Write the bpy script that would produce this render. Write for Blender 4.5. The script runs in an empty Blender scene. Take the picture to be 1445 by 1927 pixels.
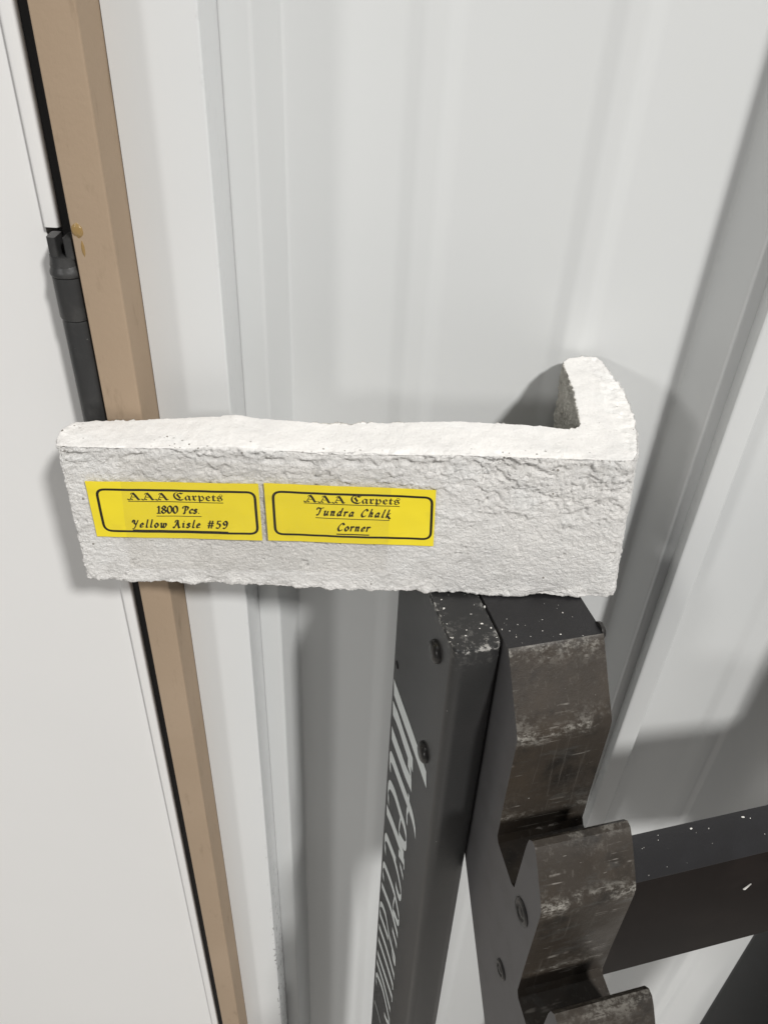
import bpy, bmesh, math
import numpy as np
from mathutils import Vector, Matrix

scene = bpy.context.scene
COL = scene.collection
H = 1.45                      # camera height over the floor; z values below are given relative to the camera

# ---------------------------------------------------------------- camera
cam_data = bpy.data.cameras.new('camera')
cam = bpy.data.objects.new('camera', cam_data)
COL.objects.link(cam)
cam_data.sensor_fit = 'VERTICAL'
cam_data.sensor_height = 36.0
cam_data.lens = 28.02
cam_data.clip_start = 0.01
cam_data.clip_end = 100.0
RX = Vector((0.99850423, 0.03296838, 0.04361648))
UP = Vector((-0.05467459, 0.60209081, 0.79655342))
FW = Vector((0.0, 0.79774667, -0.60299275))
cam.matrix_world = Matrix(((RX.x, UP.x, -FW.x, 0.0), (RX.y, UP.y, -FW.y, 0.0), (RX.z, UP.z, -FW.z, H), (0, 0, 0, 1)))
scene.camera = cam

# ---------------------------------------------------------------- light: white ceiling glow and ceiling lamps
world = bpy.data.worlds.new('World')
scene.world = world
world.use_nodes = True
bg = world.node_tree.nodes['Background']
bg.inputs['Color'].default_value = (0.985, 0.99, 1.0, 1)
bg.inputs['Strength'].default_value = 0.15

def ceiling_lamp(name, direction, dist, size, power, color=(1, 0.985, 0.96)):
    ld = bpy.data.lights.new(name, 'AREA')
    ld.shape = 'DISK'
    ld.size = size
    ld.energy = power
    ld.color = color
    o = bpy.data.objects.new(name, ld)
    COL.objects.link(o)
    d = Vector(direction).normalized()
    target = Vector((0.0, 0.26, H - 0.2))
    o.location = target + d * dist
    o.rotation_euler = (-d).to_track_quat('-Z', 'Y').to_euler()
    return o

ceiling_lamp('ceiling_lamp', (0.66, -0.95, 1.08), 5.0, 0.46, 244)
ceiling_lamp('ceiling_lamp', (-1.8, -2.6, 1.0), 5.5, 0.6, 54)
ceiling_lamp('ceiling_lamp', (-0.25, -0.42, 1.5), 2.6, 0.7, 4.5)

scene.view_settings.view_transform = 'Standard'
scene.view_settings.look = 'None'
scene.view_settings.exposure = 0.0
scene.view_settings.gamma = 1.0
scene.view_settings.use_curve_mapping = False
scene.cycles.max_bounces = 8

# ---------------------------------------------------------------- helpers
def tag(o, label=None, cat=None, kind=None, group=None):
    if label: o['label'] = label
    if cat: o['category'] = cat
    if kind: o['kind'] = kind
    if group: o['group'] = group
    return o

def thing(name, loc, label, cat):
    o = bpy.data.objects.new(name, None)
    o.empty_display_size = 0.02
    COL.objects.link(o)
    o.location = (loc[0], loc[1], loc[2] + H)
    return tag(o, label, cat)

def world_loc(o):
    v = Vector((0, 0, 0))
    while o is not None:
        v += o.location
        o = o.parent
    return v

def add(name, verts, faces, mats, parent=None, smooth=None, mat_index=None, loc=None, fix=True):
    """One mesh object; verts in metres relative to the camera (z up); its origin is its base point."""
    V = np.asarray(verts, dtype=float).copy()
    V[:, 2] += H
    if loc is None:
        lo, hi = V.min(0), V.max(0)
        loc = np.array([(lo[0] + hi[0]) / 2, (lo[1] + hi[1]) / 2, lo[2]])
    else:
        loc = np.array([loc[0], loc[1], loc[2] + H])
    me = bpy.data.meshes.new(name)
    me.from_pydata((V - loc).tolist(), [], [list(map(int, f)) for f in faces])
    for m in (mats if isinstance(mats, (list, tuple)) else [mats]):
        me.materials.append(m)
    if mat_index is not None:
        me.polygons.foreach_set('material_index', np.asarray(mat_index, dtype=np.int32))
    me.update()
    if fix:
        bm = bmesh.new(); bm.from_mesh(me)
        bmesh.ops.recalc_face_normals(bm, faces=bm.faces)
        bm.to_mesh(me); bm.free()
    if smooth is not None:
        me.polygons.foreach_set('use_smooth', [True] * len(me.polygons))
        me.set_sharp_from_angle(angle=math.radians(smooth))
    o = bpy.data.objects.new(name, me)
    COL.objects.link(o)
    p = Vector(loc)
    if parent is not None:
        o.parent = parent
        p = p - world_loc(parent)
    o.location = p
    return o

def extrude(poly, P, ex, ey, ez, length, holes=None):
    """Prism: 2D polygon (a,b) on axes ex,ey at P, swept along ez by length."""
    n = len(poly)
    V = []
    for t in (0.0, length):
        for a, b in poly:
            V.append(np.array(P) + np.array(ex) * a + np.array(ey) * b + np.array(ez) * t)
    F = [list(range(n)), list(range(2 * n - 1, n - 1, -1))]
    for i in range(n):
        j = (i + 1) % n
        F.append([i, i + n, j + n, j])
    return V, F

def rounded(poly, rads, seg=5):
    """Round the corners of a 2D polygon by radius per corner."""
    out = []
    n = len(poly)
    for i in range(n):
        p0, p, p1 = (np.array(poly[(i + k) % n], float) for k in (-1, 0, 1))
        r = rads[i] if isinstance(rads, (list, tuple)) else rads
        if r <= 0:
            out.append(tuple(p)); continue
        a = (p0 - p) / np.linalg.norm(p0 - p); b = (p1 - p) / np.linalg.norm(p1 - p)
        ang = math.acos(max(-1, min(1, float(a @ b))))
        d = min(r / math.tan(ang / 2), 0.49 * np.linalg.norm(p0 - p), 0.49 * np.linalg.norm(p1 - p))
        A, B = p + a * d, p + b * d
        for k in range(seg + 1):
            t = k / seg
            out.append(tuple((1 - t) ** 2 * A + 2 * t * (1 - t) * p + t * t * B))
    return out

def lathe(profile, c, axis, seg=32):
    """Solid of revolution; profile = [(radius, height)], c = base centre, axis = unit vector."""
    ax = np.array(axis, float); ax /= np.linalg.norm(ax)
    t = np.array([0, 0, 1.0]) if abs(ax[2]) < 0.9 else np.array([1.0, 0, 0])
    u = np.cross(ax, t); u /= np.linalg.norm(u); v = np.cross(ax, u)
    V, F = [], []
    for r, h in profile:
        for k in range(seg):
            a = 2 * math.pi * k / seg
            V.append(np.array(c) + ax * h + (u * math.cos(a) + v * math.sin(a)) * r)
    for i in range(len(profile) - 1):
        for k in range(seg):
            k2 = (k + 1) % seg
            F.append([i * seg + k, i * seg + k2, (i + 1) * seg + k2, (i + 1) * seg + k])
    F.append(list(range(seg))[::-1]); F.append([(len(profile) - 1) * seg + k for k in range(seg)])
    return V, F

# gradient noise on numpy arrays
_rng = np.random.default_rng(7)
_perm = np.concatenate([_rng.permutation(512)] * 2)
_grad = _rng.normal(size=(512, 3)); _grad /= np.linalg.norm(_grad, axis=1)[:, None]
def noise3(P):
    P = np.asarray(P, float)
    i = np.floor(P).astype(int); f = P - i
    w = f * f * f * (f * (f * 6 - 15) + 10)
    i &= 511
    res = 0
    for dx in (0, 1):
        for dy in (0, 1):
            for dz in (0, 1):
                h = _perm[(_perm[(_perm[(i[:, 0] + dx) & 511] + i[:, 1] + dy) & 511] + i[:, 2] + dz) & 511]
                g = _grad[h]
                d = (g * (f - np.array([dx, dy, dz]))).sum(1)
                res = res + d * (w[:, 0] if dx else 1 - w[:, 0]) * (w[:, 1] if dy else 1 - w[:, 1]) * (w[:, 2] if dz else 1 - w[:, 2])
    return res * 1.6
def fbm(P, octaves=3, gain=0.5):
    a, s, tot = 1.0, 0, 0
    for o in range(octaves):
        s = s + a * noise3(P * 2.03 ** o + 17.3 * o); tot += a; a *= gain
    return s / tot
def sstep(a, b, x):
    t = np.clip((x - a) / (b - a), 0, 1); return t * t * (3 - 2 * t)

# ---------------------------------------------------------------- materials
class Mat:
    def __init__(s, name, color, rough=0.5, spec=0.5, metallic=0.0):
        s.m = bpy.data.materials.new(name); s.m.use_nodes = True
        s.nt = s.m.node_tree; s.b = s.nt.nodes['Principled BSDF']
        s.b.inputs['Base Color'].default_value = (*color, 1)
        s.b.inputs['Roughness'].default_value = rough
        s.b.inputs['Specular IOR Level'].default_value = spec
        s.b.inputs['Metallic'].default_value = metallic
        s.col = None; s.base = color
        s.tc = s.nt.nodes.new('ShaderNodeTexCoord')
        s.rough = rough; s.bumpn = None
    def link(s, a, b): s.nt.links.new(a, b)
    def mapping(s, scale=(1, 1, 1), loc=(0, 0, 0), rot=(0, 0, 0)):
        n = s.nt.nodes.new('ShaderNodeMapping')
        n.inputs['Scale'].default_value = scale; n.inputs['Location'].default_value = loc; n.inputs['Rotation'].default_value = rot
        s.link(s.tc.outputs['Object'], n.inputs['Vector']); return n.outputs['Vector']
    def noise(s, scale, detail=4, rough=0.6, stretch=(1, 1, 1), loc=(0, 0, 0), dist=0.0):
        n = s.nt.nodes.new('ShaderNodeTexNoise')
        n.inputs['Scale'].default_value = scale; n.inputs['Detail'].default_value = detail
        n.inputs['Roughness'].default_value = rough; n.inputs['Distortion'].default_value = dist
        s.link(s.mapping(stretch, loc), n.inputs['Vector']); return n.outputs['Fac']
    def voronoi(s, scale, stretch=(1, 1, 1), loc=(0, 0, 0)):
        n = s.nt.nodes.new('ShaderNodeTexVoronoi'); n.inputs['Scale'].default_value = scale
        s.link(s.mapping(stretch, loc), n.inputs['Vector']); return n
    def ramp(s, fac, a, b, lo=0.0, hi=1.0):
        n = s.nt.nodes.new('ShaderNodeMapRange'); n.interpolation_type = 'SMOOTHSTEP'
        n.inputs['From Min'].default_value = a; n.inputs['From Max'].default_value = b
        n.inputs['To Min'].default_value = lo; n.inputs['To Max'].default_value = hi
        s.link(fac, n.inputs['Value']); return n.outputs['Result']
    def math(s, op, a, b=None):
        n = s.nt.nodes.new('ShaderNodeMath'); n.operation = op
        for i, x in enumerate((a, b)):
            if x is None: continue
            if isinstance(x, (int, float)): n.inputs[i].default_value = x
            else: s.link(x, n.inputs[i])
        return n.outputs[0]
    def attr(s, name):
        n = s.nt.nodes.new('ShaderNodeAttribute'); n.attribute_name = name; return n.outputs['Fac']
    def axis(s, k):
        n = s.nt.nodes.new('ShaderNodeSeparateXYZ'); s.link(s.tc.outputs['Object'], n.inputs[0]); return n.outputs[k]
    def over(s, color, fac):
        """Lay a colour over the present one by a factor."""
        n = s.nt.nodes.new('ShaderNodeMix'); n.data_type = 'RGBA'
        if s.col is None: n.inputs['A'].default_value = (*s.base, 1)
        else: s.link(s.col, n.inputs['A'])
        n.inputs['B'].default_value = (*color, 1)
        if isinstance(fac, (int, float)): n.inputs['Factor'].default_value = fac
        else: s.link(fac, n.inputs['Factor'])
        s.col = n.outputs['Result']; s.link(s.col, s.b.inputs['Base Color']); return s
    def roughness(s, fac, lo, hi):
        s.link(s.ramp(fac, 0.3, 0.7, lo, hi), s.b.inputs['Roughness']); return s
    def bump(s, h, strength, dist):
        n = s.nt.nodes.new('ShaderNodeBump'); n.inputs['Strength'].default_value = strength; n.inputs['Distance'].default_value = dist
        s.link(h, n.inputs['Height'])
        if s.bumpn: s.link(s.bumpn, n.inputs['Normal'])
        s.bumpn = n.outputs['Normal']; s.link(s.bumpn, s.b.inputs['Normal']); return s
    def specks(s, color, scale, size, keep, loc=(0, 0, 0), stretch=(1, 1, 1)):
        """Sparse small spots: the share keep of the cells carries one."""
        v = s.voronoi(scale, stretch, loc)
        sep = s.nt.nodes.new('ShaderNodeSeparateColor'); s.link(v.outputs['Color'], sep.inputs[0])
        on = s.math('LESS_THAN', sep.outputs[0], keep)
        sz = s.math('MULTIPLY', sep.outputs[1], size)
        dot = s.math('LESS_THAN', v.outputs['Distance'], sz)
        f = s.math('MULTIPLY', on, dot)
        return f

M = {}
# white enamelled sheet: slight sheen, faint waviness, a few dark specks and scuffs
def sheet_paint(name, base, rough):
    m = Mat(name, base, rough, 0.5)
    m.over(tuple(c * 0.93 for c in base), m.ramp(m.noise(6, 2, 0.4, (1, 1, 0.35)), 0.35, 0.8, 0, 0.35))
    f = m.specks((0, 0, 0), 42, 0.055, 0.055, stretch=(1, 1, 0.6))
    m.over((0.12, 0.11, 0.10), m.math('MULTIPLY', f, 0.75))
    m.bump(m.noise(5, 2, 0.4), 0.12, 0.02)
    return m.m
M['sheet'] = sheet_paint('white_sheet_paint', (0.645, 0.655, 0.652), 0.30)
M['door'] = sheet_paint('white_door_paint', (0.745, 0.74, 0.73), 0.38)
m = Mat('white_trim_paint', (0.675, 0.685, 0.685), 0.34)
m.over((0.63, 0.635, 0.63), m.ramp(m.noise(9, 3, 0.5, (1, 1, 0.3)), 0.45, 0.75, 0, 0.5))
edge = m.ramp(m.axis(0), 0.0118, 0.0132)      # nicked right-hand edge
low = m.ramp(m.axis(2), 1.02, 0.82)
nick = m.ramp(m.noise(330, 4, 0.7, (1, 1, 0.45)), 0.57, 0.63)
m.over((0.05, 0.05, 0.05), m.math('MULTIPLY', m.math('MULTIPLY', edge, nick), m.math('ADD', m.math('MULTIPLY', low, 0.85), 0.06)))
m.over((0.14, 0.13, 0.12), m.math('MULTIPLY', m.specks(0, 60, 0.06, 0.05, stretch=(1, 1, 0.4)), 0.7))
m.bump(m.noise(6, 2, 0.4), 0.10, 0.02)
M['trim'] = m.m
m = Mat('tan_enamel', (0.36, 0.272, 0.192), 0.62, 0.12)
m.over((0.26, 0.195, 0.132), m.math('MULTIPLY', m.ramp(m.noise(160, 4, 0.65, (1, 1, 0.25)), 0.58, 0.72), 0.55))
m.over((0.395, 0.302, 0.218), m.ramp(m.noise(14, 3, 0.5), 0.45, 0.7, 0, 0.6))
m.bump(m.noise(380, 3, 0.6), 0.12, 0.001)
M['tan'] = m.m
M['gap'] = Mat('gap_shade_black', (0.012, 0.011, 0.011), 0.75, 0.3).m  # black colour stands in for the dark inside the door gap and screw hole
m = Mat('black_hinge_paint', (0.028, 0.028, 0.028), 0.42, 0.5)
m.over((0.055, 0.054, 0.052), m.ramp(m.noise(120, 4, 0.6), 0.45, 0.75, 0, 0.7))
m.over((0.32, 0.31, 0.30), m.math('MULTIPLY', m.ramp(m.noise(420, 2, 0.5, (1, 1, 2.2)), 0.74, 0.78), 0.7))
m.bump(m.noise(500, 3, 0.6), 0.15, 0.0008)
M['hinge'] = m.m
m = Mat('amber_glue', (0.30, 0.195, 0.075), 0.25, 0.5); M['glue'] = m.m
# brick: chalk-white coated concrete
m = Mat('chalk_white_concrete', (0.87, 0.85, 0.82), 0.9, 0.2)
m.over((0.74, 0.725, 0.705), m.ramp(m.noise(38, 4, 0.6, (1, 1, 1.6)), 0.45, 0.72, 0, 0.75))
m.over((0.86, 0.855, 0.835), m.ramp(m.noise(60, 4, 0.6, loc=(3, 1, 2)), 0.5, 0.75, 0, 0.8))
grn = m.attr('grain')
m.over((0.60, 0.59, 0.575), m.math('MULTIPLY', m.math('MULTIPLY', m.ramp(m.noise(1050, 4, 0.75, (1, 1, 1.5)), 0.50, 0.66), grn), 0.38))
m.over((0.90, 0.895, 0.88), m.math('MULTIPLY', m.math('MULTIPLY', m.ramp(m.noise(800, 4, 0.7, (1, 1, 1.5), loc=(6, 2, 1)), 0.52, 0.66), grn), 0.7))
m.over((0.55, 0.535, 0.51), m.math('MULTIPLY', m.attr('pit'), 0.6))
raw = m.attr('raw')
m.over((0.52, 0.50, 0.45), raw)
m.over((0.68, 0.66, 0.60), m.math('MULTIPLY', raw, m.ramp(m.noise(170, 5, 0.7), 0.5, 0.62)))
m.over((0.34, 0.32, 0.28), m.math('MULTIPLY', raw, m.ramp(m.noise(110, 4, 0.7, loc=(5, 2, 0)), 0.56, 0.72)))
sp = m.specks(0, 620, 0.38, 0.5)
m.over((0.13, 0.11, 0.085), m.math('MULTIPLY', m.math('MULTIPLY', sp, m.attr('sand')), 0.9))
sp = m.specks(0, 330, 0.17, 0.05, loc=(2, 2, 2))
m.over((0.20, 0.18, 0.15), m.math('MULTIPLY', sp, 0.8))
gr = m.attr('grain')
m.bump(m.math('MULTIPLY', m.noise(1300, 4, 0.7), gr), 0.8, 0.0009)
m.bump(m.math('MULTIPLY', m.noise(2600, 2, 0.6), gr), 0.5, 0.0004)
M['brick'] = m.m
m = Mat('yellow_label_paper', (0.84, 0.68, 0.025), 0.50, 0.4)
m.over((0.74, 0.59, 0.03), m.math('MULTIPLY', m.ramp(m.noise(120, 3, 0.5), 0.6, 0.72), 0.45))
m.over((0.90, 0.74, 0.04), m.ramp(m.noise(40, 2, 0.5), 0.4, 0.7, 0, 0.6))
m.bump(m.noise(90, 2, 0.5), 0.15, 0.0015)
M['label'] = m.m
M['ink'] = Mat('black_ink', (0.018, 0.015, 0.010), 0.55, 0.3).m
# clear tape
tm = bpy.data.materials.new('clear_tape'); tm.use_nodes = True
nt = tm.node_tree; nt.nodes.clear()
out = nt.nodes.new('ShaderNodeOutputMaterial'); mix = nt.nodes.new('ShaderNodeMixShader')
tr = nt.nodes.new('ShaderNodeBsdfTransparent'); tr.inputs[0].default_value = (0.965, 0.961, 0.953, 1)
gl = nt.nodes.new('ShaderNodeBsdfGlossy'); gl.inputs['Roughness'].default_value = 0.3
mix.inputs[0].default_value = 0.03
nt.links.new(tr.outputs[0], mix.inputs[1]); nt.links.new(gl.outputs[0], mix.inputs[2])
nt.links.new(mix.outputs[0], out.inputs[0])
M['tape'] = tm
# rack
m = Mat('charcoal_paint', (0.021, 0.021, 0.021), 0.36, 0.5)
m.over((0.028, 0.027, 0.027), m.ramp(m.noise(30, 4, 0.6), 0.45, 0.75, 0, 0.8))
m.over((0.40, 0.39, 0.37), m.math('MULTIPLY', m.specks(0, 330, 0.12, 0.015), 0.6))
m.over((0.35, 0.34, 0.32), m.math('MULTIPLY', m.attr('wear'), m.ramp(m.noise(330, 5, 0.75), 0.50, 0.62)))
m.bump(m.noise(900, 3, 0.6), 0.10, 0.0006)
M['charcoal'] = m.m
m = Mat('black_rack_paint', (0.014, 0.0135, 0.0145), 0.36, 0.5)
m.over((0.020, 0.020, 0.022), m.ramp(m.noise(40, 4, 0.6), 0.45, 0.75, 0, 0.8))
m.over((0.55, 0.54, 0.52), m.math('MULTIPLY', m.specks(0, 190, 0.07, 0.03), 0.6))
m.over((0.30, 0.29, 0.27), m.math('MULTIPLY', m.specks(0, 700, 0.22, 0.04, loc=(1, 3, 2)), 0.6))
m.bump(m.noise(900, 3, 0.6), 0.10, 0.0006)
M['black'] = m.m
m = Mat('worn_brown_steel', (0.036, 0.0295, 0.0235), 0.45, 0.26)
m.over((0.056, 0.043, 0.031), m.ramp(m.noise(30, 5, 0.65, loc=(1, 0, 3)), 0.46, 0.72, 0, 0.55))
m.over((0.016, 0.014, 0.012), m.ramp(m.noise(48, 4, 0.65, loc=(4, 4, 0)), 0.50, 0.72, 0, 0.85))
m.over((0.075, 0.068, 0.058), m.math('MULTIPLY', m.ramp(m.noise(300, 5, 0.8, (1, 1, 0.12)), 0.55, 0.70), 0.35))
m.over((0.055, 0.052, 0.047), m.math('MULTIPLY', m.ramp(m.noise(70, 5, 0.75, (0.6, 0.6, 2.0), loc=(2, 6, 0)), 0.52, 0.66), 0.6))
m.over((0.30, 0.285, 0.255), m.math('MULTIPLY', m.math('MULTIPLY', m.attr('wear'), m.ramp(m.noise(62, 5, 0.75, loc=(9, 3, 1)), 0.44, 0.60)), m.ramp(m.noise(420, 4, 0.75, (1, 1, 1.6)), 0.40, 0.60)))
m.over((0.30, 0.28, 0.255), m.math('MULTIPLY', m.ramp(m.noise(130, 4, 0.7, (0.5, 0.5, 3.0), loc=(7, 1, 0)), 0.69, 0.72), 0.5))
m.over((0.20, 0.185, 0.165), m.math('MULTIPLY', m.math('MULTIPLY', m.ramp(m.noise(700, 3, 0.6, (0.05, 0.05, 1.0), loc=(1, 5, 2)), 0.60, 0.68), m.ramp(m.noise(90, 3, 0.6, loc=(3, 3, 9)), 0.5, 0.62)), 0.8))
m.over((0.10, 0.09, 0.078), m.math('MULTIPLY', m.ramp(m.noise(500, 3, 0.6, (1.0, 1.0, 0.04), loc=(2, 1, 7)), 0.58, 0.70), 0.35))
m.over((0.40, 0.38, 0.35), m.math('MULTIPLY', m.specks(0, 260, 0.10, 0.05), 0.6))
m.roughness(m.noise(60, 4, 0.6), 0.36, 0.55)
m.bump(m.noise(420, 5, 0.7), 0.2, 0.0006)
M['steel'] = m.m
m = Mat('grey_side_paint', (0.115, 0.112, 0.114), 0.52, 0.4)
m.over((0.098, 0.095, 0.095), m.ramp(m.noise(50, 4, 0.6), 0.45, 0.7, 0, 0.8))
M['side'] = m.m
m = Mat('dark_fastener', (0.035, 0.033, 0.031), 0.32, 0.5, 0.35)
m.over((0.16, 0.15, 0.14), m.math('MULTIPLY', m.ramp(m.noise(500, 3, 0.6), 0.62, 0.70), 0.6))
M['bolt'] = m.m
m = Mat('dark_brown_board', (0.0085, 0.0060, 0.0052), 0.55, 0.10); m.over((0.0125, 0.009, 0.0078), m.ramp(m.noise(40, 4, 0.6), 0.45, 0.7)); M['board'] = m.m
M['letters'] = Mat('pale_grey_print', (0.82, 0.86, 0.85), 0.5, 0.4).m
M['crumb'] = Mat('chalk_crumbs', (0.75, 0.73, 0.69), 0.9, 0.2).m
m = Mat('grey_concrete', (0.58, 0.56, 0.53), 0.6, 0.4)
m.over((0.50, 0.48, 0.45), m.ramp(m.noise(4, 5, 0.6), 0.4, 0.7)); M['floor'] = m.m
FLOOR = -H
TOPZ = 0.95

# ---------------------------------------------------------------- floor
fl = add('floor', [(-3, -3, FLOOR), (3, -3, FLOOR), (3, 0.345, FLOOR), (-3, 0.345, FLOOR)], [[0, 1, 2, 3]], M['floor'])
tag(fl, kind='structure')

# ---------------------------------------------------------------- ribbed wall: two lapped sheets
wall = thing('wall', (0.1, 0.33, FLOOR), 'white painted metal wall with shallow vertical ribs behind the brick', 'wall')
def period(x0):
    """One panel width starting at the left foot of its raised rib (x in mm, y in mm)."""
    raw = [(-47, 320), (0, 320), (3.5, 318.0), (14.5, 318.0), (18, 320), (68, 320), (71.5, 318.0), (81.5, 318.0), (85, 320), (127.5, 320)]
    rib = [(134.8, 300.0), (140.2, 300.0)]
    return raw, rib
def smooth_open(pts, r, seg=4):
    out = [pts[0]]
    for i in range(1, len(pts) - 1):
        p0, p, p1 = (np.array(q, float) for q in pts[i - 1:i + 2])
        d = min(r, 0.45 * np.linalg.norm(p0 - p), 0.45 * np.linalg.norm(p1 - p))
        A = p + (p0 - p) / np.linalg.norm(p0 - p) * d; B = p + (p1 - p) / np.linalg.norm(p1 - p) * d
        for k in range(seg + 1):
            t = k / seg; out.append(tuple((1 - t) ** 2 * A + 2 * t * (1 - t) * p + t * t * B))
    out.append(pts[-1]); return out
def sheet(pts, z0, z1, name, thick=0.8):
    pts = smooth_open(pts, 1.6)
    n = len(pts); V = []
    A = np.array(pts, float); T = np.gradient(A, axis=0); T /= np.linalg.norm(T, axis=1)[:, None]
    B = A + np.stack([-T[:, 1], T[:, 0]], 1) * thick
    for z in (z0, z1):
        for S in (A, B):
            for x, y in S: V.append((x / 1000, y / 1000, z))
    F = []
    for i in range(n - 1):
        F.append([i, i + 1, 2 * n + i + 1, 2 * n + i])
        F.append([n + i + 1, n + i, 3 * n + i, 3 * n + i + 1])
        F.append([i, n + i, n + i + 1, i + 1]); F.append([2 * n + i, 2 * n + i + 1, 3 * n + i + 1, 3 * n + i])
    F.append([0, 2 * n, 3 * n, n]); F.append([n - 1, 2 * n - 1, 4 * n - 1, 3 * n - 1])
    return add(name, V, F, M['sheet'], wall, smooth=25)
flat = [(-1, 320), (5.0, 318.5), (13.0, 318.5), (19, 320), (67, 320), (73, 318.5), (80, 318.5), (86, 320), (127.5, 320)]
def panel(k, last=False):
    dx = 202.0 * k
    # left edge: cap of the rib lapped over the neighbour, then the flat with two low ribs, then the ledge of the next rib
    cap = [(-61.2, 299.9), (-61.4, 291.5), (-50.0, 291.5), (-44.5, 320)]
    ledge = [(135.5, 300.0), (146.0, 300.0)]
    return [(x + dx, y) for x, y in cap + flat + ledge]
for k in (-1, 0, 1, 2, 3):
    sheet(panel(k), FLOOR, TOPZ, 'sheet')

# ---------------------------------------------------------------- white casing, tan jamb, door
YT, YS, YD = 0.247, 0.2655, 0.2615
V, F = extrude(rounded([(-0.0886, YS), (-0.0606, YS), (-0.0606, 0.2913), (-0.0886, 0.2913)], [0, 0.0009, 0, 0], 4), (0, 0, FLOOR), (1, 0, 0), (0, 1, 0), (0, 0, 1), TOPZ - FLOOR)
casing = add('trim_board', V, F, M['trim'], smooth=30)
tag(casing, 'flat white metal trim strip with a nicked edge between tan jamb and ribbed wall', 'trim')
V, F = extrude(rounded([(-0.1019, YT), (-0.0889, YT), (-0.0889, 0.300), (-0.1019, 0.300)], [0.0006, 0.0008, 0, 0], 4), (0, 0, FLOOR), (1, 0, 0), (0, 1, 0), (0, 0, 1), TOPZ - FLOOR)
jamb = add('door_jamb', V, F, M['tan'], smooth=30)
tag(jamb, 'tan painted metal door jamb running vertically behind the brick', 'door jamb')

door = thing('door', (-0.3, 0.28, FLOOR), 'white metal door at the left with a black barrel hinge', 'door')
V, F = extrude([(-0.9, YD), (-0.1160, YD), (-0.1160, 0.30), (-0.9, 0.30)], (0, 0, FLOOR + 0.01), (1, 0, 0), (0, 1, 0), (0, 0, 1), TOPZ - FLOOR - 0.01)
add('leaf', V, F, M['door'], door)
def strip_piece(z0, z1):
    V, F = extrude(rounded([(-0.1157, 0.2592), (-0.1109, 0.2592), (-0.1104, 0.2612), (-0.1104, 0.299), (-0.1157, 0.299)], [0.0012, 0.0012, 0.0006, 0, 0], 4), (0, 0, z0), (1, 0, 0), (0, 1, 0), (0, 0, 1), z1 - z0)
    o = add('edge_strip', V, F, M['door'], door, smooth=30); return o
strip_piece(-0.0874, TOPZ)
strip_piece(FLOOR + 0.01, -0.232)
V, F = extrude([(-0.1102, 0.2609), (-0.1021, 0.2609), (-0.1021, 0.299), (-0.1102, 0.299)], (0, 0, FLOOR + 0.01), (1, 0, 0), (0, 1, 0), (0, 0, 1), TOPZ - FLOOR - 0.01)
add('gap_fill', V, F, M['gap'], door)  # black filler painted as the deep shade in the open gap beside the jamb

# hinge: two knuckles on one pin, a shouldered cap with a slotted neck on top
HX, HY, HR = -0.1074, 0.2528, 0.0056
hz = -0.1002
V, F = lathe([(HR * 0.96, 0), (HR, 0.0006), (HR, 0.0140), (HR * 0.985, 0.0145)], (HX, HY, hz - 0.0145), (0, 0, 1), 40)
hinge = add('hinge', V, F, M['hinge'], door, smooth=35)
tag(hinge, 'black barrel hinge between the white door and the tan jamb')
V, F = lathe([(HR * 0.93, 0), (HR * 0.975, 0.0008), (HR * 0.975, 0.087), (HR * 0.93, 0.088)], (HX + 0.0003, HY, hz - 0.0148 - 0.088), (0, 0, 1), 40)
add('knuckle', V, F, M['hinge'], hinge, smooth=35)
V, F = lathe([(HR * 0.99, 0.0002), (HR * 1.06, 0.0006), (HR * 1.07, 0.0014), (HR * 1.02, 0.0022), (HR * 0.95, 0.0034), (HR * 0.80, 0.0052), (HR * 0.62, 0.0060)], (HX, HY, hz), (0, 0, 1), 40)
add('cap', V, F, M['hinge'], hinge, smooth=50)
for s in (-1, 1):     # two prongs of the neck, black gap between them
    V, F = extrude(rounded([(s * 0.00115, -0.0040), (s * 0.0041, -0.0034), (s * 0.0043, 0.0026), (s * 0.00115, 0.003)], 0.0008, 3), (HX + 0.0002, HY, hz + 0.0062), (1, 0, 0), (0, 1, 0), (0, 0, 1), 0.0068)
    add('prong', V, F, M['hinge'], hinge, smooth=40)
V, F = lathe([(0.0053, 0), (0.0050, 0.0014), (0.0048, 0.0032), (0.0044, 0.0033)], (HX - 0.0002, HY, hz + 0.0036), (0, 0, 1), 32)
add('neck', V, F, M['hinge'], hinge, smooth=40)
# dried amber glue on the jamb beside the hinge
bm = bmesh.new(); bmesh.ops.create_icosphere(bm, subdivisions=3, radius=1.0)
GV = np.array([v.co[:] for v in bm.verts]); GF = [[v.index for v in f.verts] for f in bm.faces]; bm.free()
GV = GV * (1 + 0.25 * noise3(GV * 1.7)[:, None])
add('glue_blob', GV * [0.0017, 0.0004, 0.0022] + [-0.0998, YT, -0.0838], GF, M['glue'], jamb, smooth=60)
add('glue_blob', GV * [0.0005, 0.0002, 0.0024] + [-0.0990, YT, -0.0895], GF, M['glue'], jamb, smooth=60)

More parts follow.
